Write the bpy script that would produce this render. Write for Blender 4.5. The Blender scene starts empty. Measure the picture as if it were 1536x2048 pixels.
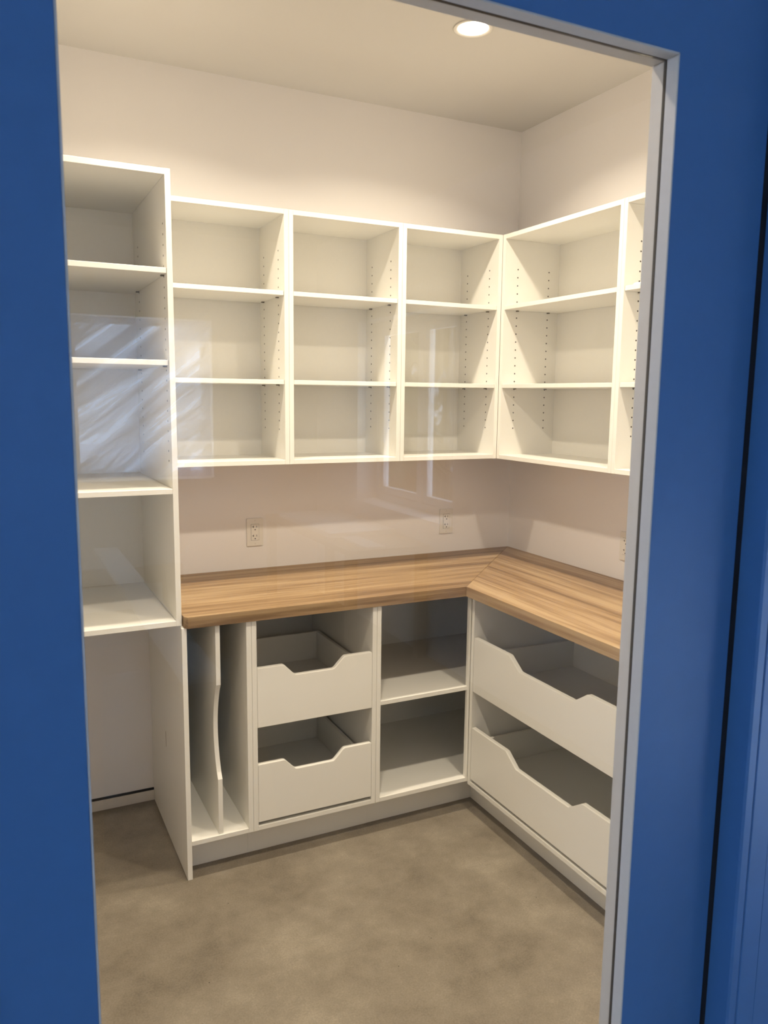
import bpy, bmesh, math, random
from mathutils import Vector, Matrix
random.seed(7)
scene = bpy.context.scene
COL = scene.collection
PI = math.pi

# ---------------------------------------------------------------- camera
CAM = Vector((-2.2054, -3.1102, 1.6208))
yaw, pit, rol = math.radians(26.3405), math.radians(8.2722), math.radians(0.6608)
F_PX = 1590.8
fw = Vector((math.sin(yaw)*math.cos(pit), math.cos(yaw)*math.cos(pit), -math.sin(pit)))
rt = fw.cross(Vector((0, 0, 1))).normalized(); up = rt.cross(fw)
r2 = rt*math.cos(rol) + up*math.sin(rol); u2 = -rt*math.sin(rol) + up*math.cos(rol)
cd = bpy.data.cameras.new('camera'); cam = bpy.data.objects.new('camera', cd); COL.objects.link(cam)
M3 = Matrix((r2, u2, -fw)).transposed()
cam.matrix_world = Matrix.Translation(CAM) @ M3.to_4x4()
cd.sensor_fit = 'VERTICAL'; cd.sensor_height = 32.0; cd.sensor_width = 24.0
cd.lens = F_PX/2048*32.0; cd.clip_start = 0.02; cd.clip_end = 200
cd.dof.use_dof = True; cd.dof.focus_distance = 3.0; cd.dof.aperture_fstop = 10.0
scene.camera = cam

# ---------------------------------------------------------------- world (overcast winter daylight) and exposure
w = bpy.data.worlds.new('world'); scene.world = w; w.use_nodes = True
bg = w.node_tree.nodes['Background']; bg.inputs[0].default_value = (0.60, 0.76, 1.0, 1); bg.inputs[1].default_value = 8.6
vs = scene.view_settings
vs.view_transform = 'Standard'; vs.look = 'None'; vs.gamma = 1.0; vs.use_curve_mapping = False; vs.exposure = 0.0
LAMP_STRENGTH = 14.0     # visible lens
LAMP_WATTS = 13.2
LAMP_SPREAD = math.radians(140)
LAMP_COL = (1.0, 0.865, 0.69)

# ---------------------------------------------------------------- materials
def new_mat(name):
    m = bpy.data.materials.new(name); m.use_nodes = True
    nt = m.node_tree; b = nt.nodes['Principled BSDF']
    return m, nt, b
def noise(nt, vec, scale, detail=4, rough=.55):
    n = nt.nodes.new('ShaderNodeTexNoise'); n.inputs['Scale'].default_value = scale
    n.inputs['Detail'].default_value = detail; n.inputs['Roughness'].default_value = rough
    nt.links.new(vec, n.inputs['Vector']); return n
def coords(nt, scale=(1, 1, 1), kind='Object'):
    t = nt.nodes.new('ShaderNodeTexCoord'); mp = nt.nodes.new('ShaderNodeMapping')
    mp.inputs['Scale'].default_value = scale; nt.links.new(t.outputs[kind], mp.inputs['Vector']); return mp.outputs[0]
def ramp(nt, fac, stops):
    r = nt.nodes.new('ShaderNodeValToRGB'); e = r.color_ramp.elements
    while len(e) < len(stops): e.new(.5)
    for i, (p, c) in enumerate(stops): e[i].position = p; e[i].color = (*c, 1)
    nt.links.new(fac, r.inputs[0]); return r
def bump(nt, b, h, strength, dist=.002):
    n = nt.nodes.new('ShaderNodeBump'); n.inputs['Strength'].default_value = strength; n.inputs['Distance'].default_value = dist
    nt.links.new(h, n.inputs['Height']); nt.links.new(n.outputs[0], b.inputs['Normal'])
def plain(name, col, rough=.5, metal=0., spec=.5, var=.03, scale=60, bmp=0.):
    m, nt, b = new_mat(name)
    v = coords(nt); n = noise(nt, v, scale)
    lo = tuple(c*(1-var) for c in col); hi = tuple(min(1, c*(1+var)) for c in col)
    r = ramp(nt, n.outputs[0], [(.3, lo), (.7, hi)]); nt.links.new(r.outputs[0], b.inputs['Base Color'])
    b.inputs['Roughness'].default_value = rough; b.inputs['Metallic'].default_value = metal
    b.inputs['Specular IOR Level'].default_value = spec
    if bmp: bump(nt, b, n.outputs[0], bmp, .0006)
    return m
MELA = plain('white_melamine', (.87, .85, .785), .42, var=.012, scale=220, bmp=.05)
BACK = plain('white_backing', (.85, .83, .765), .55, var=.012, scale=120)
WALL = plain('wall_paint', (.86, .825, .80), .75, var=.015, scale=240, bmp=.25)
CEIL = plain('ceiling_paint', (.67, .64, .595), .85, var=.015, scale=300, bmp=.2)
WHITE = plain('white_plastic', (.80, .76, .69), .35, var=.01)
PAINTW = plain('white_bead_paint', (.50, .495, .50), .45, var=.02, scale=90)
BLUE = plain('blue_door_paint', (.054, .155, .37), .45, spec=.32, var=.02, scale=40)
BLACK = plain('black_gap', (.006, .006, .008), .8, var=.1)
RUBBER = plain('dark_gasket', (.022, .021, .022), .6, var=.1)
HOLE = plain('drilled_hole_dark', (.05, .042, .032), .9, var=.1)
PIN = plain('shelf_pin_metal', (.20, .18, .15), .45, metal=.6, var=.1)
SNOW = plain('snow', (.86, .89, .95), .7, var=.03, scale=6)
BARK = plain('tree_bark', (.06, .045, .035), .9, var=.3, scale=12)
NEEDLE = plain('conifer_needles', (.035, .05, .03), .9, var=.4, scale=9)
PINE = plain('sawhorse_pine', (.50, .34, .19), .6, var=.12, scale=14)
BASEW = plain('baseboard_paint', (.72, .66, .58), .5, var=.04, scale=30)
VINYL = plain('window_vinyl', (.82, .83, .85), .35, var=.01)
SCUFF = plain('scuff_brown', (.36, .27, .22), .6, var=.1)
SLAT = plain('slide_steel', (.10, .10, .10), .4, metal=.5, var=.1)

def make_oak(name, off):
    m, nt, b = new_mat(name)
    t = nt.nodes.new('ShaderNodeTexCoord'); mp = nt.nodes.new('ShaderNodeMapping')
    mp.inputs['Location'].default_value = off; mp.inputs['Scale'].default_value = (.8, 20, 20)
    nt.links.new(t.outputs['Object'], mp.inputs[0])
    n1 = noise(nt, mp.outputs[0], 1.0, 5, .6); n1.inputs['Distortion'].default_value = .35
    mp2 = nt.nodes.new('ShaderNodeMapping'); mp2.inputs['Scale'].default_value = (5, 190, 190); mp2.inputs['Location'].default_value = off
    nt.links.new(t.outputs['Object'], mp2.inputs[0]); n2 = noise(nt, mp2.outputs[0], 1.0, 4, .6)
    mp3 = nt.nodes.new('ShaderNodeMapping'); mp3.inputs['Scale'].default_value = (1.6, 60, 60); mp3.inputs['Location'].default_value = off
    nt.links.new(t.outputs['Object'], mp3.inputs[0]); n3 = noise(nt, mp3.outputs[0], 1.0, 3, .5); n3.inputs['Distortion'].default_value = .5
    ad = nt.nodes.new('ShaderNodeMath'); ad.operation = 'MULTIPLY_ADD'; ad.inputs[1].default_value = .30
    nt.links.new(n2.outputs[0], ad.inputs[0]); nt.links.new(n1.outputs[0], ad.inputs[2])
    ad2 = nt.nodes.new('ShaderNodeMath'); ad2.operation = 'MULTIPLY_ADD'; ad2.inputs[1].default_value = .40
    nt.links.new(n3.outputs[0], ad2.inputs[0]); nt.links.new(ad.outputs[0], ad2.inputs[2])
    r = ramp(nt, ad2.outputs[0], [(.66, (.185, .112, .056)), (.78, (.285, .183, .095)), (.88, (.355, .238, .128)), (.99, (.435, .307, .174))])
    nt.links.new(r.outputs[0], b.inputs['Base Color']); b.inputs['Roughness'].default_value = .5
    b.inputs['Specular IOR Level'].default_value = .35
    bump(nt, b, n2.outputs[0], .12, .0006)
    return m
OAK = make_oak('oak_laminate', (0, 0, 0)); OAK2 = make_oak('oak_laminate_mitred_leaf', (3.3, 1.7, .4))

def make_concrete(name):
    m, nt, b = new_mat(name); v = coords(nt)
    big = noise(nt, v, 1.7, 5, .6); mid = noise(nt, v, 9, 6, .65); fine = noise(nt, v, 190, 4, .7)
    a = nt.nodes.new('ShaderNodeMath'); a.operation = 'MULTIPLY_ADD'; a.inputs[1].default_value = .62
    nt.links.new(mid.outputs[0], a.inputs[0]); nt.links.new(big.outputs[0], a.inputs[2])
    a2 = nt.nodes.new('ShaderNodeMath'); a2.operation = 'MULTIPLY_ADD'; a2.inputs[1].default_value = .62
    nt.links.new(fine.outputs[0], a2.inputs[0]); nt.links.new(a.outputs[0], a2.inputs[2])
    hf = nt.nodes.new('ShaderNodeMath'); hf.operation = 'MULTIPLY'; hf.inputs[1].default_value = .47; nt.links.new(a2.outputs[0], hf.inputs[0])
    r = ramp(nt, hf.outputs[0], [(.42, (.145, .120, .087)), (.50, (.203, .170, .126)), (.56, (.238, .203, .152)), (.63, (.30, .258, .197))])
    vo = nt.nodes.new('ShaderNodeTexVoronoi'); vo.inputs['Scale'].default_value = 17; nt.links.new(v, vo.inputs['Vector'])
    sp = nt.nodes.new('ShaderNodeMath'); sp.operation = 'LESS_THAN'; sp.inputs[1].default_value = .036; nt.links.new(vo.outputs['Distance'], sp.inputs[0])
    gate = noise(nt, v, 2.3, 2); g2 = nt.nodes.new('ShaderNodeMath'); g2.operation = 'GREATER_THAN'; g2.inputs[1].default_value = .53
    nt.links.new(gate.outputs[0], g2.inputs[0])
    ml = nt.nodes.new('ShaderNodeMath'); ml.operation = 'MULTIPLY'; nt.links.new(sp.outputs[0], ml.inputs[0]); nt.links.new(g2.outputs[0], ml.inputs[1])
    mx = nt.nodes.new('ShaderNodeMix'); mx.data_type = 'RGBA'; nt.links.new(ml.outputs[0], mx.inputs['Factor'])
    nt.links.new(r.outputs[0], mx.inputs['A']); mx.inputs['B'].default_value = (.06, .05, .035, 1)
    nt.links.new(mx.outputs['Result'], b.inputs['Base Color']); b.inputs['Roughness'].default_value = .55
    b.inputs['Specular IOR Level'].default_value = .3
    bump(nt, b, fine.outputs[0], .10, .001)
    return m
CONC = make_concrete('concrete_floor')

def make_glass(name):
    m = bpy.data.materials.new(name); m.use_nodes = True; nt = m.node_tree; nt.nodes.clear()
    o = nt.nodes.new('ShaderNodeOutputMaterial'); mix = nt.nodes.new('ShaderNodeMixShader')
    tr = nt.nodes.new('ShaderNodeBsdfTransparent'); tr.inputs[0].default_value = (.985, .99, .985, 1)
    gl = nt.nodes.new('ShaderNodeBsdfGlossy'); gl.inputs['Roughness'].default_value = 0.0
    # Schlick reflectance of one air/glass surface from the angle of incidence (same on both sides of the pane)
    ge = nt.nodes.new('ShaderNodeNewGeometry'); dp = nt.nodes.new('ShaderNodeVectorMath'); dp.operation = 'DOT_PRODUCT'
    nt.links.new(ge.outputs['Incoming'], dp.inputs[0]); nt.links.new(ge.outputs['Normal'], dp.inputs[1])
    ab = nt.nodes.new('ShaderNodeMath'); ab.operation = 'ABSOLUTE'; nt.links.new(dp.outputs['Value'], ab.inputs[0])
    iv = nt.nodes.new('ShaderNodeMath'); iv.operation = 'SUBTRACT'; iv.inputs[0].default_value = 1; nt.links.new(ab.outputs[0], iv.inputs[1])
    pw = nt.nodes.new('ShaderNodeMath'); pw.operation = 'POWER'; pw.inputs[1].default_value = 5; nt.links.new(iv.outputs[0], pw.inputs[0])
    ma = nt.nodes.new('ShaderNodeMath'); ma.operation = 'MULTIPLY_ADD'; ma.inputs[1].default_value = .957; ma.inputs[2].default_value = .043
    nt.links.new(pw.outputs[0], ma.inputs[0]); nt.links.new(ma.outputs[0], mix.inputs[0])
    nt.links.new(tr.outputs[0], mix.inputs[1]); nt.links.new(gl.outputs[0], mix.inputs[2]); nt.links.new(mix.outputs[0], o.inputs[0])
    return m
GLASS = make_glass('clear_glass')

def make_sheet(name):
    m, nt, b = new_mat(name); nt.nodes.remove(b); o = nt.nodes['Material Output']
    tl = nt.nodes.new('ShaderNodeBsdfTranslucent'); tl.inputs[0].default_value = (.75, .80, .88, 1)
    df = nt.nodes.new('ShaderNodeBsdfGlossy'); df.inputs[0].default_value = (.8, .85, .9, 1); df.inputs['Roughness'].default_value = .35
    tp = nt.nodes.new('ShaderNodeBsdfTransparent'); tp.inputs[0].default_value = (.8, .85, .92, 1)
    a = nt.nodes.new('ShaderNodeMixShader'); a.inputs[0].default_value = .25
    nt.links.new(tl.outputs[0], a.inputs[1]); nt.links.new(df.outputs[0], a.inputs[2])
    c = nt.nodes.new('ShaderNodeMixShader')
    tc = nt.nodes.new('ShaderNodeTexCoord'); mp = nt.nodes.new('ShaderNodeMapping'); mp.vector_type = 'TEXTURE'
    mp.inputs['Rotation'].default_value = (0, math.radians(-38), 0); mp.inputs['Scale'].default_value = (.9, .5, .09)
    nt.links.new(tc.outputs['Object'], mp.inputs[0]); n = noise(nt, mp.outputs[0], 1.0, 5, .6); n.inputs['Distortion'].default_value = .7
    r = ramp(nt, n.outputs[0], [(.40, (.10, .10, .10)), (.60, (.92, .92, .92))])
    nt.links.new(r.outputs[0], c.inputs[0])
    nt.links.new(tp.outputs[0], c.inputs[1]); nt.links.new(a.outputs[0], c.inputs[2]); nt.links.new(c.outputs[0], o.inputs[0])
    return m
SHEET = make_sheet('plastic_sheeting')

def make_emit(name, col, s):
    m = bpy.data.materials.new(name); m.use_nodes = True; nt = m.node_tree; nt.nodes.clear()
    o = nt.nodes.new('ShaderNodeOutputMaterial'); e = nt.nodes.new('ShaderNodeEmission')
    e.inputs[0].default_value = (*col, 1); e.inputs[1].default_value = s; nt.links.new(e.outputs[0], o.inputs[0]); return m
LENS = make_emit('downlight_lens', LAMP_COL, LAMP_STRENGTH)

# ---------------------------------------------------------------- helpers
def link(name, me, mat, parent=None, loc=(0, 0, 0), rz=0.):
    if mat is not None and not me.materials: me.materials.append(mat)
    o = bpy.data.objects.new(name, me); COL.objects.link(o); o.location = loc; o.rotation_euler = (0, 0, rz)
    if parent: o.parent = parent
    return o
def to_mesh(name, bm):
    me = bpy.data.meshes.new(name); bm.normal_update(); bm.to_mesh(me); bm.free(); return me
def bm_box(bm, x0, x1, y0, y1, z0, z1):
    g = bmesh.ops.create_cube(bm, size=1)
    for v in g['verts']:
        v.co = Vector((x0 if v.co.x < 0 else x1, y0 if v.co.y < 0 else y1, z0 if v.co.z < 0 else z1))
    return g['verts']
def box(name, x0, x1, y0, y1, z0, z1, mat, parent=None, bev=.0008, off=(0, 0, 0)):
    bm = bmesh.new(); bm_box(bm, x0-off[0], x1-off[0], y0-off[1], y1-off[1], z0-off[2], z1-off[2])
    if bev: bmesh.ops.bevel(bm, geom=bm.edges[:], offset=bev, segments=1, affect='EDGES')
    return link(name, to_mesh(name, bm), mat, parent)
def prism(name, pts, axis, a, b_, mat, parent=None, bev=0., smooth=False):
    """extrude a 2-D outline along axis: 'y' takes (x,z) points, 'x' takes (y,z), 'z' takes (x,y)"""
    bm = bmesh.new()
    mk = {'y': lambda p, t: (p[0], t, p[1]), 'x': lambda p, t: (t, p[0], p[1]), 'z': lambda p, t: (p[0], p[1], t)}[axis]
    v0 = [bm.verts.new(mk(p, a)) for p in pts]; v1 = [bm.verts.new(mk(p, b_)) for p in pts]
    bm.faces.new(v0); bm.faces.new(v1[::-1]); n = len(pts)
    for i in range(n): bm.faces.new((v0[i], v1[i], v1[(i+1) % n], v0[(i+1) % n]))
    bmesh.ops.recalc_face_normals(bm, faces=bm.faces[:])
    if bev:
        caps = [f for f in bm.faces if len(f.verts) == n]
        ed = {e for f in caps for e in f.edges}
        bmesh.ops.bevel(bm, geom=list(ed), offset=bev, segments=2, affect='EDGES')
    return link(name, to_mesh(name, bm), mat, parent)
def rounded(pts, rad, seg=5):
    """fillet each corner of a closed outline; rad per point"""
    out = []; n = len(pts)
    for i, p in enumerate(pts):
        r = rad[i] if isinstance(rad, (list, tuple)) else rad
        p = Vector(p); a = Vector(pts[i-1]) - p; c = Vector(pts[(i+1) % n]) - p
        if r <= 0: out.append(tuple(p)); continue
        la, lc = a.length, c.length; a.normalize(); c.normalize()
        ang = math.acos(max(-1, min(1, a.dot(c)))); t = min(r/math.tan(ang/2), .48*la, .48*lc)
        p0 = p + a*t; p1 = p + c*t
        for k in range(seg+1):
            s = k/seg; q = (1-s)**2*p0 + 2*s*(1-s)*p + s*s*p1; out.append(tuple(q))
    return out
def thing(name, label, cat, loc=(0, 0, 0), rz=0., group=None):
    o = bpy.data.objects.new(name, None); COL.objects.link(o); o.empty_display_size = .05
    o.location = loc; o.rotation_euler = (0, 0, rz); tag(o, label, cat, group); return o
def tag(o, label, cat, group=None):
    o['label'] = label; o['category'] = cat
    if group: o['group'] = group
    return o
def struct(o, label=None, cat=None):
    o['kind'] = 'structure'
    if label: o['label'] = label
    if cat: o['category'] = cat
    return o
def cyl_bm(bm, r, d, loc, axis='z', seg=12):
    g = bmesh.ops.create_cone(bm, cap_ends=True, segments=seg, radius1=r, radius2=r, depth=d)
    R = {'z': Matrix.Identity(4), 'x': Matrix.Rotation(PI/2, 4, 'Y'), 'y': Matrix.Rotation(PI/2, 4, 'X')}[axis]
    bmesh.ops.transform(bm, matrix=Matrix.Translation(loc) @ R, verts=g['verts'])
def cyl(name, r, d, loc, axis, mat, parent=None, seg=16):
    bm = bmesh.new(); cyl_bm(bm, r, d, loc, axis, seg); return link(name, to_mesh(name, bm), mat, parent)

# ---------------------------------------------------------------- dimensions
H = 2.7963; T = .0175
ZC, ZCB = .914, .8758
DUX, DUY = .284, .2975
DB, DBR = .6116, .588
YF = CAM.y + .79            # room side face of the door
YG = YF + .0215             # glass
YB = YF + .044              # pantry side face of the door
XR0, XR1 = -5.6, .20        # room the photograph is taken from
YR = -7.60
XL = -2.47

# ---------------------------------------------------------------- structure: pantry
S = lambda o, l, c: struct(o, l, c)
S(box('floor', XR0-.3, XR1+.3, YR-.3, .12, -.12, 0, CONC, bev=0), 'mottled tan grey polished concrete floor', 'floor')
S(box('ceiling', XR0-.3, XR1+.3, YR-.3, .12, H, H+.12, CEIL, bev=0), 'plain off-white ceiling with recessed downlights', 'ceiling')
S(box('wall_back', XL-.1, .1, 0, .1, 0, H, WALL, bev=0), 'off-white wall with two outlets behind the tall unit and narrow cabinets', 'wall')
S(box('wall_right', 0, .1, YB, 0, 0, H, WALL, bev=0), 'off-white wall behind the wide drawers', 'wall')
S(box('wall_left', XL-.1, XL, YB, 0, 0, H, WALL, bev=0), 'off-white side wall beyond the tall unit', 'wall')
bb = S(box('baseboard_back', XL, -1.6882, -.010, -.0005, .0, .0405, BASEW, bev=.001), 'low painted baseboard under the hanging tall unit', 'baseboard')
box('gap_shade_strip', XL, -1.6882, -.0035, -.0004, .0405, .050, BLACK, bb, bev=0)  # black strip on the wall, stands in for shade in the gap

# door wall: built from pieces around the doorway
DX0, DX1, DZ1 = -2.322, -1.2306, 2.235           # doorway between the jambs
wf = thing('wall_front', 'wall the glazed door is set in, blue outside and white inside', 'wall'); wf['kind'] = 'structure'
for (x0, x1, z0) in ((XR0, DX0-.02, 0), (DX1+.02, XR1, 0), (DX0-.02, DX1+.02, DZ1+.02)):
    box('outer_face', x0, x1, YF-.028, YF+.012, z0, H, BLUE, wf, bev=0)
    if x1 > XL: box('inner_face', max(x0, XL-.1), min(x1, .1), YF+.012, YB+.03, z0, H, WALL, wf, bev=0)
tr = thing('trim_1', 'blue door jamb and casing beside the dark gap', 'door frame'); tr['kind'] = 'structure'
box('jamb', DX1, DX1+.0202, YF-.0385, YB+.03, 0, DZ1+.02, BLUE, tr, bev=.003)
box('jamb', DX0-.02, DX0, YF-.0385, YB+.03, 0, DZ1+.02, BLUE, tr, bev=.002)
box('head_jamb', DX0, DX1, YF-.0385, YB+.03, DZ1, DZ1+.02, BLUE, tr, bev=.002)
box('casing', DX1+.0202, DX1+.060, YF-.0385, YF-.028, 0, DZ1+.060, BLUE, tr, bev=.0015)
box('casing', DX1+.0602, DX1+.11, YF-.0370, YF-.028, 0, DZ1+.11, BLUE, tr, bev=.0015)
box('casing', DX0-.10, DX0-.021, YF-.038, YF-.028, 0, DZ1+.10, BLUE, tr, bev=.0025)
box('head_casing', DX0-.02, DX1+.02, YF-.038, YF-.028, DZ1+.021, DZ1+.10, BLUE, tr, bev=.0025)
box('black_seal', DX1-.0138, DX1-.0003, YF+.002, YF+.03, 0, DZ1, BLACK, tr, bev=0)
box('black_seal', DX0+.0003, DX0+.0138, YF+.002, YF+.03, 0, DZ1, BLACK, tr, bev=0)

# glazed door
SX0, SX1 = DX0+.0145, DX1-.0145
OX0, OX1, OZ0, OZ1 = -2.1346, -1.4130, .235, 2.0455
door = thing('door_1', 'blue door with one large clear glass light and white glazing beads', 'door', ((SX0+SX1)/2, YF, .008)); door['kind'] = 'structure'
do = tuple(door.location)
e_ = .0022
box('stile', SX0, OX0-e_, YF, YB, .008, DZ1-.004, BLUE, door, 0, do)
box('stile', OX1+e_, SX1, YF, YB, .008, DZ1-.004, BLUE, door, 0, do)
box('rail', OX0-e_, OX1+e_, YF, YB, OZ1+e_, DZ1-.004, BLUE, door, 0, do)
box('rail', OX0-e_, OX1+e_, YF, YB, .008, OZ0-e_, BLUE, door, 0, do)
def bead(parent, side, y0, y1, wd):
    """mitred glazing bead lying in the opening, outer edge against the rebate"""
    a = e_-.0002; ox0, ox1, oz0, oz1 = OX0-a, OX1+a, OZ0-a, OZ1+a
    w0 = wt_ = .0022
    ix0, ix1, iz0, iz1 = ox0+w0, ox1-w0, oz0+w0, oz1-wt_
    q = {'r': [(ox1, oz0), (ox1, oz1), (ix1, iz1), (ix1, iz0)], 'l': [(ox0, oz1), (ox0, oz0), (ix0, iz0), (ix0, iz1)],
         't': [(ox1, oz1), (ox0, oz1), (ix0, iz1), (ix1, iz1)], 'b': [(ox0, oz0), (ox1, oz0), (ix1, iz0), (ix0, iz0)]}[side]
    c = Vector((sum(p[0] for p in q)/4, sum(p[1] for p in q)/4))
    q = [tuple(Vector(p) + (c-Vector(p))*.0006) for p in q]
    return prism('glazing_bead', [(p[0]-do[0], p[1]-do[2]) for p in q], 'y', y0-do[1], y1-do[1], PAINTW, parent, bev=.0004)
for sd in 'rltb':
    bead(door, sd, YF-.0004, YG-.0023, .0022); bead(door, sd, YG+.0023, YB+.0004, .0022)
gp = box('glass_pane', OX0+.0006, OX1-.0006, YG-.0018, YG+.0018, OZ0+.0006, OZ1-.0006, GLASS, door, 0, do)
for (x0, x1, z0, z1) in ((OX0-.0015, OX0+.0005, OZ0-.0015, OZ1+.0015), (OX1-.0005, OX1+.0015, OZ0-.0015, OZ1+.0015), (OX0+.0005, OX1-.0005, OZ1-.0005, OZ1+.0015), (OX0+.0005, OX1-.0005, OZ0-.0015, OZ0+.0005)):
    box('gasket', x0, x1, YG-.0021, YG+.0021, z0, z1, RUBBER, door, 0, do)

# ---------------------------------------------------------------- structure: room the picture is taken from
WT = .26
def wall_with_holes(name, label, axis, a0, a1, t0, t1, hs, top=H):
    """wall made of the pieces around its openings (lo, hi, z0, z1), sorted along the wall; axis is the direction it runs in"""
    w_ = thing(name, label, 'wall'); w_['kind'] = 'structure'
    rects = []; u = a0
    for lo, hi, z0, z1 in hs:
        rects += [(u, lo, 0, top), (lo, hi, 0, z0), (lo, hi, z1, top)]; u = hi
    rects.append((u, a1, 0, top))
    for (u0, u1, z_0, z_1) in rects:
        if u1-u0 < 1e-4 or z_1-z_0 < 1e-4: continue
        if axis == 'x': box('wall_section', u0, u1, t0, t1, z_0, z_1, WALL, w_, 0)
        else: box('wall_section', t0, t1, u0, u1, z_0, z_1, WALL, w_, 0)
    return w_
RW = (-1.66, -.655, .98, 2.175)           # rear window with plastic sheeting
SW = (-6.80, -5.45, .872, 2.145)          # casement in the side wall
LW = (-5.8, -3.4, .30, 2.20)             # unseen window added in the far side wall, daylight for the door
NW = (-3.86, -2.48, .03, 1.20)           # unseen low window added to brighten the right of the door
wall_with_holes('wall_outer_rear', 'off-white wall with the sheeted window, seen mirrored in the door glass', 'x', XR0, XR1+.0, YR-WT, YR, [RW])
wall_with_holes('wall_outer_right', 'off-white wall with the casement window, seen mirrored in the door glass', 'y', YR-WT, YF-.028, XR1, XR1+WT, [SW, NW])
wall_with_holes('wall_outer_left', 'off-white wall with an added two-sash window', 'y', YR-WT, YF-.028, XR0-WT, XR0, [LW])

def window(name, label, axis, h, tpos, nsash, sill_in, f=.045, s=.05):
    """framed window: frame, sashes with panes, sill; tpos = position of the glazing plane across the wall"""
    lo, hi, z0, z1 = h
    w_ = thing(name, label, 'window'); w_['kind'] = 'structure'
    def bx_(nm, u0, u1, z_0, z_1, t0, t1, mt, par, bev=.002):
        a, b2 = min(t0, t1), max(t0, t1)
        if axis == 'x': return box(nm, u0, u1, a, b2, z_0, z_1, mt, par, bev)
        return box(nm, a, b2, u0, u1, z_0, z_1, mt, par, bev)
    bx_('frame', lo, lo+f, z0, z1, tpos-.035, tpos+.035, VINYL, w_); bx_('frame', hi-f, hi, z0, z1, tpos-.035, tpos+.035, VINYL, w_)
    bx_('frame', lo+f, hi-f, z0, z0+f, tpos-.035, tpos+.035, VINYL, w_); bx_('frame', lo+f, hi-f, z1-f, z1, tpos-.035, tpos+.035, VINYL, w_)
    n = nsash; wd = (hi-lo-2*f-(n-1)*f)/n
    for k in range(n):
        u0 = lo+f+k*(wd+f); u1 = u0+wd
        if k: bx_('mullion', u0-f, u0, z0+f, z1-f, tpos-.035, tpos+.035, VINYL, w_)
        g = .003
        sa = bx_('sash', u0+g, u0+s, z0+f+g, z1-f-g, tpos-.022, tpos+.022, VINYL, w_)
        bx_('sash_rail', u1-s, u1-g, z0+f+g, z1-f-g, tpos-.022, tpos+.022, VINYL, sa)
        bx_('sash_rail', u0+s, u1-s, z0+f+g, z0+f+s, tpos-.022, tpos+.022, VINYL, sa)
        bx_('sash_rail', u0+s, u1-s, z1-f-s, z1-f-g, tpos-.022, tpos+.022, VINYL, sa)
        bx_('pane', u0+s, u1-s, z0+f+s, z1-f-s, tpos-.003, tpos+.003, GLASS, w_, 0)
    if sill_in:
        bx_('window_sill', lo-.03, hi+.03, z0-.022, z0-.0005, sill_in[0], sill_in[1], VINYL, w_)
    return w_
window('window_1', 'white window covered by crinkled plastic, mirrored in the glass', 'x', RW, YR-.20, 1, (YR-.15, YR+.03), .02, .025)
window('window_2', 'white two-sash casement window mirrored in the glass', 'y', SW, XR1+.19, 2, (XR1+.14, XR1-.03))
window('added_window_3', 'unseen window added in the far side wall to light the door', 'y', LW, XR0-.13, 2, None)  # unseen, added for light from the left on door and jamb
window('added_window_4', 'unseen low window added to light the blue door', 'y', NW, XR1+.13, 2, None)  # unseen, added and kept low to brighten the lower right of the door

# crinkled plastic sheeting hung inside the rear window
def sheet():
    bm = bmesh.new(); nx, nz = 40, 44; x0, x1, z0, z1 = RW[0]+.01, RW[1]-.01, RW[2]+.01, RW[3]-.01
    g = []
    for j in range(nz+1):
        row = []
        for i in range(nx+1):
            x = x0+(x1-x0)*i/nx; z = z0+(z1-z0)*j/nz
            d = -x*.62 + z*.78
            y = YR-.05 + .012*math.sin(d*19) + .009*math.sin(d*43+2*math.sin(x*5)) + .012*math.sin(x*4+z*3) + random.uniform(-.0025, .0025)
            row.append(bm.verts.new((x, y, z)))
        g.append(row)
    for j in range(nz):
        for i in range(nx): bm.faces.new((g[j][i], g[j][i+1], g[j+1][i+1], g[j+1][i]))
    o = link('plastic_sheet', to_mesh('plastic_sheet', bm), SHEET)
    md = o.modifiers.new('thick', 'SOLIDIFY'); md.thickness = .0006
    return tag(o, 'crinkled clear plastic sheeting taped over the rear window', 'plastic sheet')
sheet()

# ---------------------------------------------------------------- outside: snow and conifers beyond the windows
def snow_ground():
    bm = bmesh.new(); n = 46
    def hgt(x, y):
        r = -.25 + .10*math.sin(x*.7+1)*math.cos(y*.6) + .05*math.sin(x*2.1+y*1.3)
        bank = 1.75*math.exp(-((x+1.9)/1.25)**2-((y+10.2)/1.0)**2) + .35*math.exp(-((x-.2)/1.0)**2-((y+9.6)/.7)**2)
        return r + bank
    vs_ = [[bm.verts.new((-26+52*i/n if False else -24+48*i/n, -32+48*j/n, 0)) for i in range(n+1)] for j in range(n+1)]
    for row in vs_:
        for v in row: v.co.z = hgt(v.co.x, v.co.y)
    for j in range(n):
        for i in range(n):
            c = (vs_[j][i].co + vs_[j+1][i+1].co)/2
            if XR0-WT-.1 < c.x < XR1+WT+.1 and YR-WT-.1 < c.y < .6: continue
            bm.faces.new((vs_[j][i], vs_[j][i+1], vs_[j+1][i+1], vs_[j+1][i]))
    me = to_mesh('snow_ground', bm)
    for p in me.polygons: p.use_smooth = True
    o = link('snow_ground', me, SNOW); o['kind'] = 'structure'; o['label'] = 'snow covered ground with a bank outside the windows'; o['category'] = 'ground'
snow_ground()
def make_woods(name):
    m, nt, b = new_mat(name); v = coords(nt, (1.6, 1.6, .7)); n = noise(nt, v, 2.2, 6, .7)
    r = ramp(nt, n.outputs[0], [(.50, (.020, .020, .016)), (.57, (.05, .045, .04)), (.66, (.62, .66, .72))])
    nt.links.new(r.outputs[0], b.inputs['Base Color']); b.inputs['Roughness'].default_value = .9
    return m
WOODS = make_woods('snow_flecked_woods')
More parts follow.
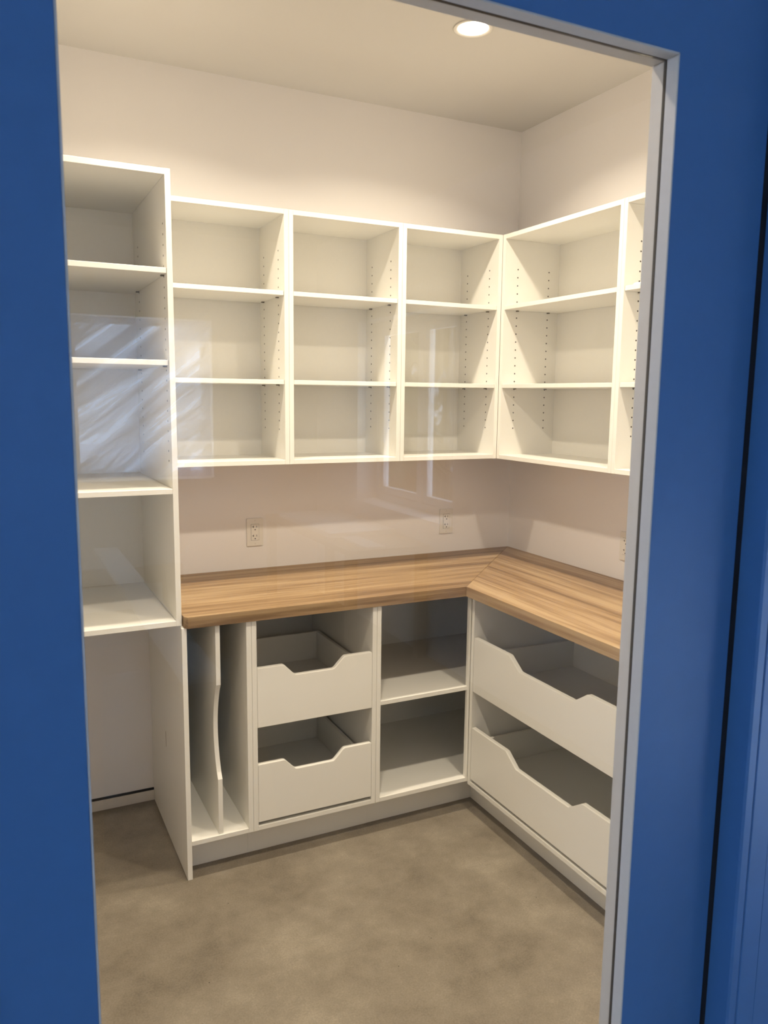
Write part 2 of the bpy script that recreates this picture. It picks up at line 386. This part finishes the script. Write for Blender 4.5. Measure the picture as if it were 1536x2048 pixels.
def wooded_hill():
    bm = bmesh.new(); rng = random.Random(3); n = 150; lo, mid_, hi = [], [], []
    for k in range(n+1):
        a = -1.30 + 1.28*k/n; c, s_ = math.cos(a), math.sin(a)
        lo.append(bm.verts.new((.4+7.2*c, -6+7.2*s_, -.5))); mid_.append(bm.verts.new((.4+8.6*c, -6+8.6*s_, 2.2+rng.uniform(-.3, .3))))
        hi.append(bm.verts.new((.4+11*c, -6+11*s_, 4.6+(1.3 if k % 2 else -.4)*rng.uniform(.4, 1.3))))
    for k in range(n):
        bm.faces.new((lo[k], lo[k+1], mid_[k+1], mid_[k])); bm.faces.new((mid_[k], mid_[k+1], hi[k+1], hi[k]))
    o = link('wooded_hill', to_mesh('wooded_hill', bm), WOODS); o['kind'] = 'structure'; o['label'] = 'dark wooded hillside with snow flecks beyond the casement window'; o['category'] = 'hill'
wooded_hill()
def conifer(loc, hgt, wid, seed):
    rng = random.Random(seed)
    t = thing('conifer_tree', 'dark conifer standing on the snow outside the casement window', 'tree', loc, rng.uniform(0, 6), 'conifers outside the casement window')
    bm = bmesh.new(); bmesh.ops.create_cone(bm, cap_ends=True, segments=10, radius1=wid*.07, radius2=.02, depth=hgt)
    bmesh.ops.translate(bm, vec=(0, 0, hgt/2), verts=bm.verts[:]); link('trunk', to_mesh('trunk', bm), BARK, t)
    bm = bmesh.new()
    for k in range(9):
        z = hgt*(.14+.09*k); r = wid*(1-k/10.5)*.6; n = 13
        for a in range(n):
            an = 2*PI*(a+rng.random()*.6)/n; L = r*rng.uniform(.7, 1.05); dz = -L*rng.uniform(.25, .5)
            d = Vector((math.cos(an), math.sin(an), 0)); s = Vector((-d.y, d.x, 0))*(.10*wid+.05)
            b0 = Vector((0, 0, z+.12*hgt*.5)); tip = d*L + Vector((0, 0, z+dz))
            m_ = b0.lerp(tip, .55)
            vv = [bm.verts.new(p) for p in (b0, m_+s, tip, m_-s, m_+Vector((0, 0, .06)), m_-Vector((0, 0, .06)))]
            for q in ((0, 1, 4), (1, 2, 4), (2, 3, 4), (3, 0, 4), (1, 0, 5), (2, 1, 5), (3, 2, 5), (0, 3, 5)): bm.faces.new([vv[i] for i in q])
    f = link('foliage', to_mesh('foliage', bm), NEEDLE, t)
for k, (x, y, hh, ww) in enumerate(((3.1, -8.3, 5.0, 1.3), (4.6, -9.9, 5.6, 1.4), (2.6, -10.6, 4.8, 1.2), (5.3, -7.6, 5.8, 1.5))):
    conifer((x, y, -.3), hh, ww, k)

# ---------------------------------------------------------------- melamine carcasses
def holes(panel, x, ys, zs, sgn):
    """drilled pin holes: dark discs painting the shade inside them, on the inner face of a side panel"""
    bm = bmesh.new()
    for y in ys:
        for z in zs: cyl_bm(bm, .0030, .0008, (x+sgn*.0001, y, z), 'x', 8)  # slightly raised discs, the shade of each hole put into their colour
    o = link('pin_holes', to_mesh('pin_holes', bm), HOLE, panel); o['kind'] = 'stuff'; o['label'] = 'two rows of small drilled shelf pin holes'
def shelf(parent, w_, d, z0, z1, setback=.004, pins=True, ys=None, zpin=None):
    s = box('shelf', T+.001, w_-T-.001, setback, d-.009, z0, z1, MELA, parent)
    if pins:
        for y in ys:
            for x, sg in ((T, 1), (w_-T, -1)):
                box('shelf_pin', min(x, x+sg*.011), max(x, x+sg*.011), y-.0045, y+.0045, z0-.0045, z0-.0002, PIN, s, .0006)
    return s
def carcass(t, w_, d, z0, z1, bottom=True, top=True, mat=MELA, pair=True, left=True, right=True):
    sides = []
    if left: sides.append(box('side_panel', .0004, T, 0, d-.001, z0, z1, mat, t))
    if right: sides.append(box('side_panel', w_-T, w_-.0004, 0, d-.001, z0, z1, mat, t))
    if top: box('top_panel', T, w_-T, .0006, d-.001, z1-T, z1-.0002, mat, t)
    if bottom: box('bottom_panel', T, w_-T, .0006, d-.001, z0+.0002, z0+T, mat, t)
    box('back_panel', T, w_-T, d-.007, d-.001, z0+T if bottom else z0, z1-T if top else z1, BACK, t, .0004)
    return sides
ZT, ZB = 2.2775, 1.3653
def upper(label, loc, rz, w_, d):
    t = thing('open_wall_cabinet', label, 'cabinet', (loc[0], loc[1], ZB), rz, 'open white wall cabinets above the worktop')
    sd = carcass(t, w_, d, 0, ZT-ZB)
    ys = (.066, d-.060); zs = [2.1435-.0325*k-ZB for k in range(21)]
    holes(sd[0], T, ys, zs, 1); holes(sd[1], w_-T, ys, zs, -1)
    shelf(t, w_, d, 1.9785-ZB, 1.9945-ZB, ys=ys); shelf(t, w_, d, 1.6605-ZB, 1.6765-ZB, ys=ys)
    return t
XA, X1, X2 = -1.6815, -1.2070, -.7447
upper('white three-bay open wall cabinet directly beside the taller hanging unit', (XA, -DUY), 0, X1-XA, DUY)
upper('white open wall cabinet, middle one of the three along the outlet wall', (X1, -DUY), 0, X2-X1, DUY)
upper('white open wall cabinet ending at the inside corner on the outlet wall', (X2, -DUY), 0, -DUX-X2, DUY)
Y1 = -.9947
upper('wide white open wall cabinet above the wide drawers, next to the inside corner', (-DUX, -DUY-.0002), -PI/2, -DUY-Y1, DUX)
upper('white open wall cabinet holding a tiny white packet, above the wide drawers', (-DUX, Y1), -PI/2, .69, DUX)

# tall hanging unit
XT0, XT1, DT = -2.462, -1.6832, .5971
ZTT, ZTB = 2.2825, .8815
t = thing('tall_open_cabinet', 'tall deep white open cabinet hung above an empty floor bay', 'cabinet', (XT0, -DT, ZTB))
wT = XT1-XT0
sd = carcass(t, wT, DT, 0, ZTT-ZTB)
ys = (.046, DT-.10); zs = [2.133-.0314*k-ZTB for k in range(24)]
holes(sd[0], T, ys, zs, 1); holes(sd[1], wT-T, ys, zs, -1)
shelf(t, wT, DT, 1.9815-ZTB, 1.9975-ZTB, ys=ys); shelf(t, wT, DT, 1.7075-ZTB, 1.7235-ZTB, .012, ys=ys)
box('fixed_shelf', T, wT-T, .0006, DT-.008, 1.3095-ZTB, 1.326-ZTB, MELA, t)

# ---------------------------------------------------------------- base units
ZK0, ZK1 = .1205, .137
XE0, XE1 = -1.6879, -1.6716
B1, B2 = -1.4574, -.9902
o = tag(box('end_panel', XE0, XE1, -DB, -.001, 0, ZCB-.0006, MELA), 'white floor-standing end panel closing the tray cabinet beside the empty bay', 'panel')
box('scuff_mark', XE0-.0003, XE0+.0002, -.2940, -.2890, .344, .403, SCUFF, o, 0)
def toe(t, x0, x1, y, z1): box('toe_kick', x0, x1, y, y+.016, 0, z1, MELA, t, .0006)

# tray cabinet with the scooped divider
t = thing('tray_cabinet', 'narrow white tray cabinet split by one scooped upright divider', 'cabinet', (XE1+.0003, -DB, 0))
wt = B1-XE1-.0006
box('side_panel', wt-T, wt, 0, DB-.001, ZK0, ZCB-.0006, MELA, t)
box('bottom_panel', 0, wt-T, .0006, DB-.001, ZK0, ZK1, MELA, t)
box('back_panel', 0, wt-T, DB-.007, DB-.001, ZK1, ZCB-.0006, BACK, t, .0004)
prof = [(.585, ZK1+.0003), (.006, ZK1+.0003), (.006, .335)]
for k in range(1, 16):
    s = k/16; z = .335+(.667-.335)*s
    prof.append((.006+.050*math.sin(PI*s)**.8, z))
prof += [(.006, .667), (.006, ZCB-.001), (.585, ZCB-.001)]
xd = -1.5782-XE1
prism('divider', prof, 'x', xd, xd+.0152, MELA, t, bev=.0006)
toe(t, 0, wt, .078, ZK0-.0004)

def drawer(t, x0, x1, z0, z1, drop, xn0, xn1, slope, depth, box_h0, box_h1, nm='drawer'):
    """pull-out: scooped front (main mesh) with a box of sides, back and bottom behind it"""
    c = [(x0, z0), (x1, z0), (x1, z1), (xn1+slope, z1), (xn1, z1-drop), (xn0, z1-drop), (xn0-slope, z1), (x0, z1)]
    r = [.001, .001, .006, .016, .016, .016, .016, .006]
    f = prism(nm, rounded(c, r), 'y', 0.0, .018, MELA, t, bev=.0012)
    f['label'] = 'white pull-out drawer with a scooped front edge'
    bx0, bx1 = x0+.010, x1-.010
    box('drawer_side', bx0, bx0+.013, .0185, depth, box_h0, box_h1, MELA, f); box('drawer_side', bx1-.013, bx1, .0185, depth, box_h0, box_h1, MELA, f)
    box('drawer_back', bx0+.0132, bx1-.0132, depth-.013, depth, box_h0, box_h1, MELA, f)
    box('drawer_bottom', bx0+.0132, bx1-.0132, .0185, depth-.0132, box_h0+.012, box_h0+.020, BACK, f)
    for a in (x0+.0005, x1-.0095): box('drawer_slide', a, a+.009, .03, depth-.02, box_h0+.014, box_h0+.050, SLAT, f, .0006)
    return f
t = thing('drawer_cabinet', 'white cabinet with two scooped drawers between tray slots and open shelves', 'cabinet', (B1, -DB, 0))
wd = B2-B1
box('side_panel', .0004, T, 0, DB-.001, ZK0, ZCB-.0006, MELA, t); box('side_panel', wd-T, wd-.0004, 0, DB-.001, ZK0, ZCB-.0006, MELA, t)
box('bottom_panel', T, wd-T, .0006, DB-.001, ZK0, ZK1, MELA, t); box('back_panel', T, wd-T, DB-.007, DB-.001, ZK1, ZCB-.0006, BACK, t, .0004)
toe(t, 0, wd, .078, ZK0-.0004)
m0, m1 = -1.3030-B1, -1.1575-B1
for z0, z1, h0, h1 in ((.4950, .7065, .518, .652), (.1505, .3617, .170, .306)):
    drawer(t, -1.4392-B1, -1.0084-B1, z0, z1, .0410, m0, m1, .040, .50, h0, h1)

t = thing('open_base_cabinet', 'white open base cabinet with one shelf running into the inside corner', 'cabinet', (B2, -DB, 0))
wo = -.004-B2
box('side_panel', .0004, T, 0, DB-.001, ZK0, ZCB-.0006, MELA, t); box('side_panel', wo-T, wo, 0.0004, DB-.001, ZK0, ZCB-.0006, MELA, t)
box('filler_strip', -.598-B2, -.5885-B2, 0, .0165, ZK0, ZCB-.0006, MELA, t)
box('bottom_panel', T, wo-T, .0006, DB-.001, ZK0, ZK1, MELA, t); box('back_panel', T, wo-T, DB-.007, DB-.001, ZK1, ZCB-.0006, BACK, t, .0004)
box('shelf', T, wo-T, .004, DB-.008, .4965, .513, MELA, t)
toe(t, 0, -.5204-B2+.004, .079, ZK0-.0004)

# wide drawer cabinet on the right wall
YR0, YR1 = -DB-.0004, -1.505
t = thing('wide_drawer_cabinet', 'wide white base cabinet with two long scooped drawers', 'cabinet', (-DBR, YR0, 0), -PI/2)
wr = YR0-YR1
ZR0, ZR1 = .110, .127
box('side_panel', .0002, T, 0, DBR-.001, ZR0, ZCB-.0006, MELA, t); box('side_panel', wr-T, wr, 0, DBR-.001, ZR0, ZCB-.0006, MELA, t)
box('bottom_panel', T, wr-T, .0006, DBR-.001, ZR0, ZR1, MELA, t); box('back_panel', T, wr-T, DBR-.007, DBR-.001, ZR1, ZCB-.0006, BACK, t, .0004)
box('toe_kick', -.078, wr, .0676, .0836, 0, ZR0-.0004, MELA, t, .0006)
for z0, z1, h0, h1 in ((.4970, .7130, .520, .650), (.1395, .3520, .172, .302)):
    drawer(t, .0200, wr-.0200, z0, z1, .043, .312, .604, .062, .48, h0, h1)

# ---------------------------------------------------------------- oak worktop, two mitred leaves
DC = .6239; YW = -1.530
wk = thing('worktop', 'L-shaped oak laminate worktop mitred in the corner', 'worktop', (0, 0, ZCB))
bk = 0.0006
def leaf(pts, mat, rz):
    bm = bmesh.new(); R = Matrix.Rotation(-rz, 4, 'Z')
    v0 = [bm.verts.new(R @ Vector((p[0], p[1], 0))) for p in pts]; v1 = [bm.verts.new(R @ Vector((p[0], p[1], ZC-ZCB))) for p in pts]
    n = len(pts); bm.faces.new(v0[::-1]); bm.faces.new(v1)
    for i in range(n): bm.faces.new((v0[i], v0[(i+1) % n], v1[(i+1) % n], v1[i]))
    bmesh.ops.recalc_face_normals(bm, faces=bm.faces[:])
    bmesh.ops.bevel(bm, geom=bm.edges[:], offset=.0009, segments=2, affect='EDGES')
    o = link('worktop_leaf', to_mesh('worktop_leaf', bm), mat, wk); o.rotation_euler = (0, 0, rz); return o
g_ = .0003
XW = -1.6795
leaf([(XW, -bk), (XW, -DC+.012), (XW+.010, -DC), (-DC-g_, -DC), (-bk-g_*2, -bk)], OAK, 0)
leaf([(-DC, -DC-g_), (-DC, YW), (-bk, YW), (-bk, -bk-g_*2)], OAK2, -PI/2)

# ---------------------------------------------------------------- outlets
def outlet(loc, rz, label):
    t = thing('wall_outlet', label, 'outlet', loc, rz, 'duplex outlets above the worktop')
    pts = rounded([(-.0345, -.0570), (.0345, -.0570), (.0345, .0570), (-.0345, .0570)], .004, 4)
    pl = prism('cover_plate', pts, 'y', -.0062, -.0003, WHITE, t, bev=.0012)
    ins = prism('receptacle_surround', rounded([(-.0170, -.0335), (.0170, -.0335), (.0170, .0335), (-.0170, .0335)], .0015, 3), 'y', -.0066, -.0061, RUBBER, t)
    bd = prism('receptacle', rounded([(-.0162, -.0327), (.0162, -.0327), (.0162, .0327), (-.0162, .0327)], .0015, 3), 'y', -.0078, -.0064, WHITE, t, bev=.0003)
    for zz in (.0195, -.0175):
        box('slot', .0052, .0072, -.0081, -.0076, zz-.0008, zz+.0072, HOLE, bd, 0)
        box('slot', -.0078, -.0054, -.0081, -.0076, zz-.0012, zz+.0076, HOLE, bd, 0)
        box('slot', -.0122, -.0078, -.0081, -.0076, zz+.0022, zz+.0042, HOLE, bd, 0)
        cyl('ground_hole', .0026, .0005, (0, -.0079, zz-.0088), 'y', BLACK, bd, 12)
    for zz in (.0475, -.0475): cyl('screw', .0028, .0008, (0, -.0064, zz), 'y', BASEW, pl, 12)
    return t
outlet((-1.2555, 0, 1.0655), 0, 'white duplex outlet above the tray cabinet and drawers')
outlet((-.3490, 0, 1.0575), 0, 'white duplex outlet near the inside corner of the worktop')
outlet((0, -.7955, 1.0515), -PI/2, 'white duplex outlet on the wall above the wide drawers')

# small white packet on the upper shelf
bm = bmesh.new(); bmesh.ops.create_uvsphere(bm, u_segments=20, v_segments=10, radius=1)
for v in bm.verts:
    x, y, z = v.co; sc = 1-.35*math.exp(-(x/.18)**2); v.co = Vector((x*.026, y*.012*sc, (max(z, -.55)+.55)*.0058*sc))
me = to_mesh('hardware_packet', bm)
for p in me.polygons: p.use_smooth = True
tag(link('hardware_packet', me, plain('packet_white', (.93, .93, .86), .4)), 'tiny white packet lying on an upper shelf above the wide drawers', 'packet')
bpy.data.objects['hardware_packet'].location = (-.262, -1.0605, 1.9945); bpy.data.objects['hardware_packet'].rotation_euler = (0, 0, -PI/2)

# ---------------------------------------------------------------- recessed downlights
def downlight(x, y, label, group):
    t = thing('recessed_downlight', label, 'downlight', (x, y, H), 0, group)
    bm = bmesh.new(); n = 40; ring = [(.062, 0), (.064, -.0035), (.060, -.0048), (.051, -.0030), (.0495, .0)]
    rows = [[bm.verts.new((r*math.cos(2*PI*k/n), r*math.sin(2*PI*k/n), z)) for k in range(n)] for r, z in ring]
    for a, b2 in zip(rows, rows[1:]):
        for k in range(n): bm.faces.new((a[k], a[(k+1) % n], b2[(k+1) % n], b2[k]))
    bmesh.ops.recalc_face_normals(bm, faces=bm.faces[:])
    me = to_mesh('trim_ring', bm)
    for p in me.polygons: p.use_smooth = True
    link('trim_ring', me, WHITE, t)
    bm = bmesh.new(); bmesh.ops.create_circle(bm, cap_ends=True, segments=n, radius=.0495)
    for f in bm.faces:
        if f.normal.z > 0: f.normal_flip()
    bmesh.ops.translate(bm, vec=(0, 0, -.0012), verts=bm.verts[:])
    link('lens', to_mesh('lens', bm), LENS, t)
    ld = bpy.data.lights.new('downlight_beam', 'AREA'); ld.shape = 'DISK'; ld.size = .095; ld.energy = LAMP_WATTS
    ld.color = LAMP_COL; ld.spread = LAMP_SPREAD
    lo = bpy.data.objects.new('downlight_beam', ld); COL.objects.link(lo); lo.parent = t; lo.location = (0, 0, -.006)
for x, y, l in ((-.742, -.760, 'lit round recessed downlight in the ceiling above the inside corner'),
                (-1.657, -.760, 'lit round recessed downlight in the ceiling near the tall unit'),
                (-.742, -1.765, 'lit round recessed downlight in the ceiling before the wide drawers'),
                (-1.657, -1.765, 'lit round recessed downlight in the ceiling just inside the door')):
    downlight(x, y, l, 'ceiling downlights')

# ---------------------------------------------------------------- things in the outer room that the door glass mirrors
def sawhorse(x, y, z1, label):
    t = thing('sawhorse', label, 'sawhorse', (x, y, 0), 0, 'sawhorses carrying the white board')
    box('beam', -.34, .34, -.02, .02, z1-.09, z1, PINE, t)
    for sx in (-1, 1):
        for sy in (-1, 1):
            bm = bmesh.new(); a = Vector((sx*.27, sy*.021, z1-.012)); b2 = Vector((sx*.31, sy*.21, 0))
            vv = []
            for p in (b2, a):
                for dx, dy in ((-.032, -.0095), (.032, -.0095), (.032, .0095), (-.032, .0095)): vv.append(bm.verts.new((p.x+dx, p.y+dy*1.0+sy*.0096, p.z)))
            for q in ((3, 2, 1, 0), (4, 5, 6, 7), (0, 1, 5, 4), (1, 2, 6, 5), (2, 3, 7, 6), (3, 0, 4, 7)): bm.faces.new([vv[i] for i in q])
            bmesh.ops.recalc_face_normals(bm, faces=bm.faces[:]); link('leg', to_mesh('leg', bm), PINE, t)
sawhorse(-1.66, -4.35, .728, 'pine sawhorse under the board end nearer the blue door'); sawhorse(-1.66, -5.7, .728, 'pine sawhorse under the board end nearer the sheeted window')
tag(box('melamine_board', -1.712, -1.585, -6.2, -3.87, .7282, .746, MELA), 'long narrow white board across sawhorses, mirrored in the door glass', 'board')
t = thing('work_table', 'pine work table under the casement window', 'table', (-.06, -6.45, 0))
box('table_top', -.30, .235, -.80, .80, .690, .722, PINE, t)
for sx, sy in ((-.27, -.74), (.205, -.74), (-.27, .74), (.205, .74)): box('leg', sx-.03, sx+.03, sy-.03, sy+.03, 0, .690, PINE, t)
for y0, y1, l in ((-7.10, -6.60, 'square white panel on the work table, far one of the pair'), (-6.585, -6.11, 'square white panel on the work table, next to the small offcut')):
    tag(box('white_panel', -.30, .168, y0, y1, .7223, .752, MELA), l, 'panel', 'white panels on the work table')
tag(box('panel_offcut', -.25, -.13, -6.06, -5.66, .7223, .738, MELA), 'small white offcut lying on the work table', 'offcut')
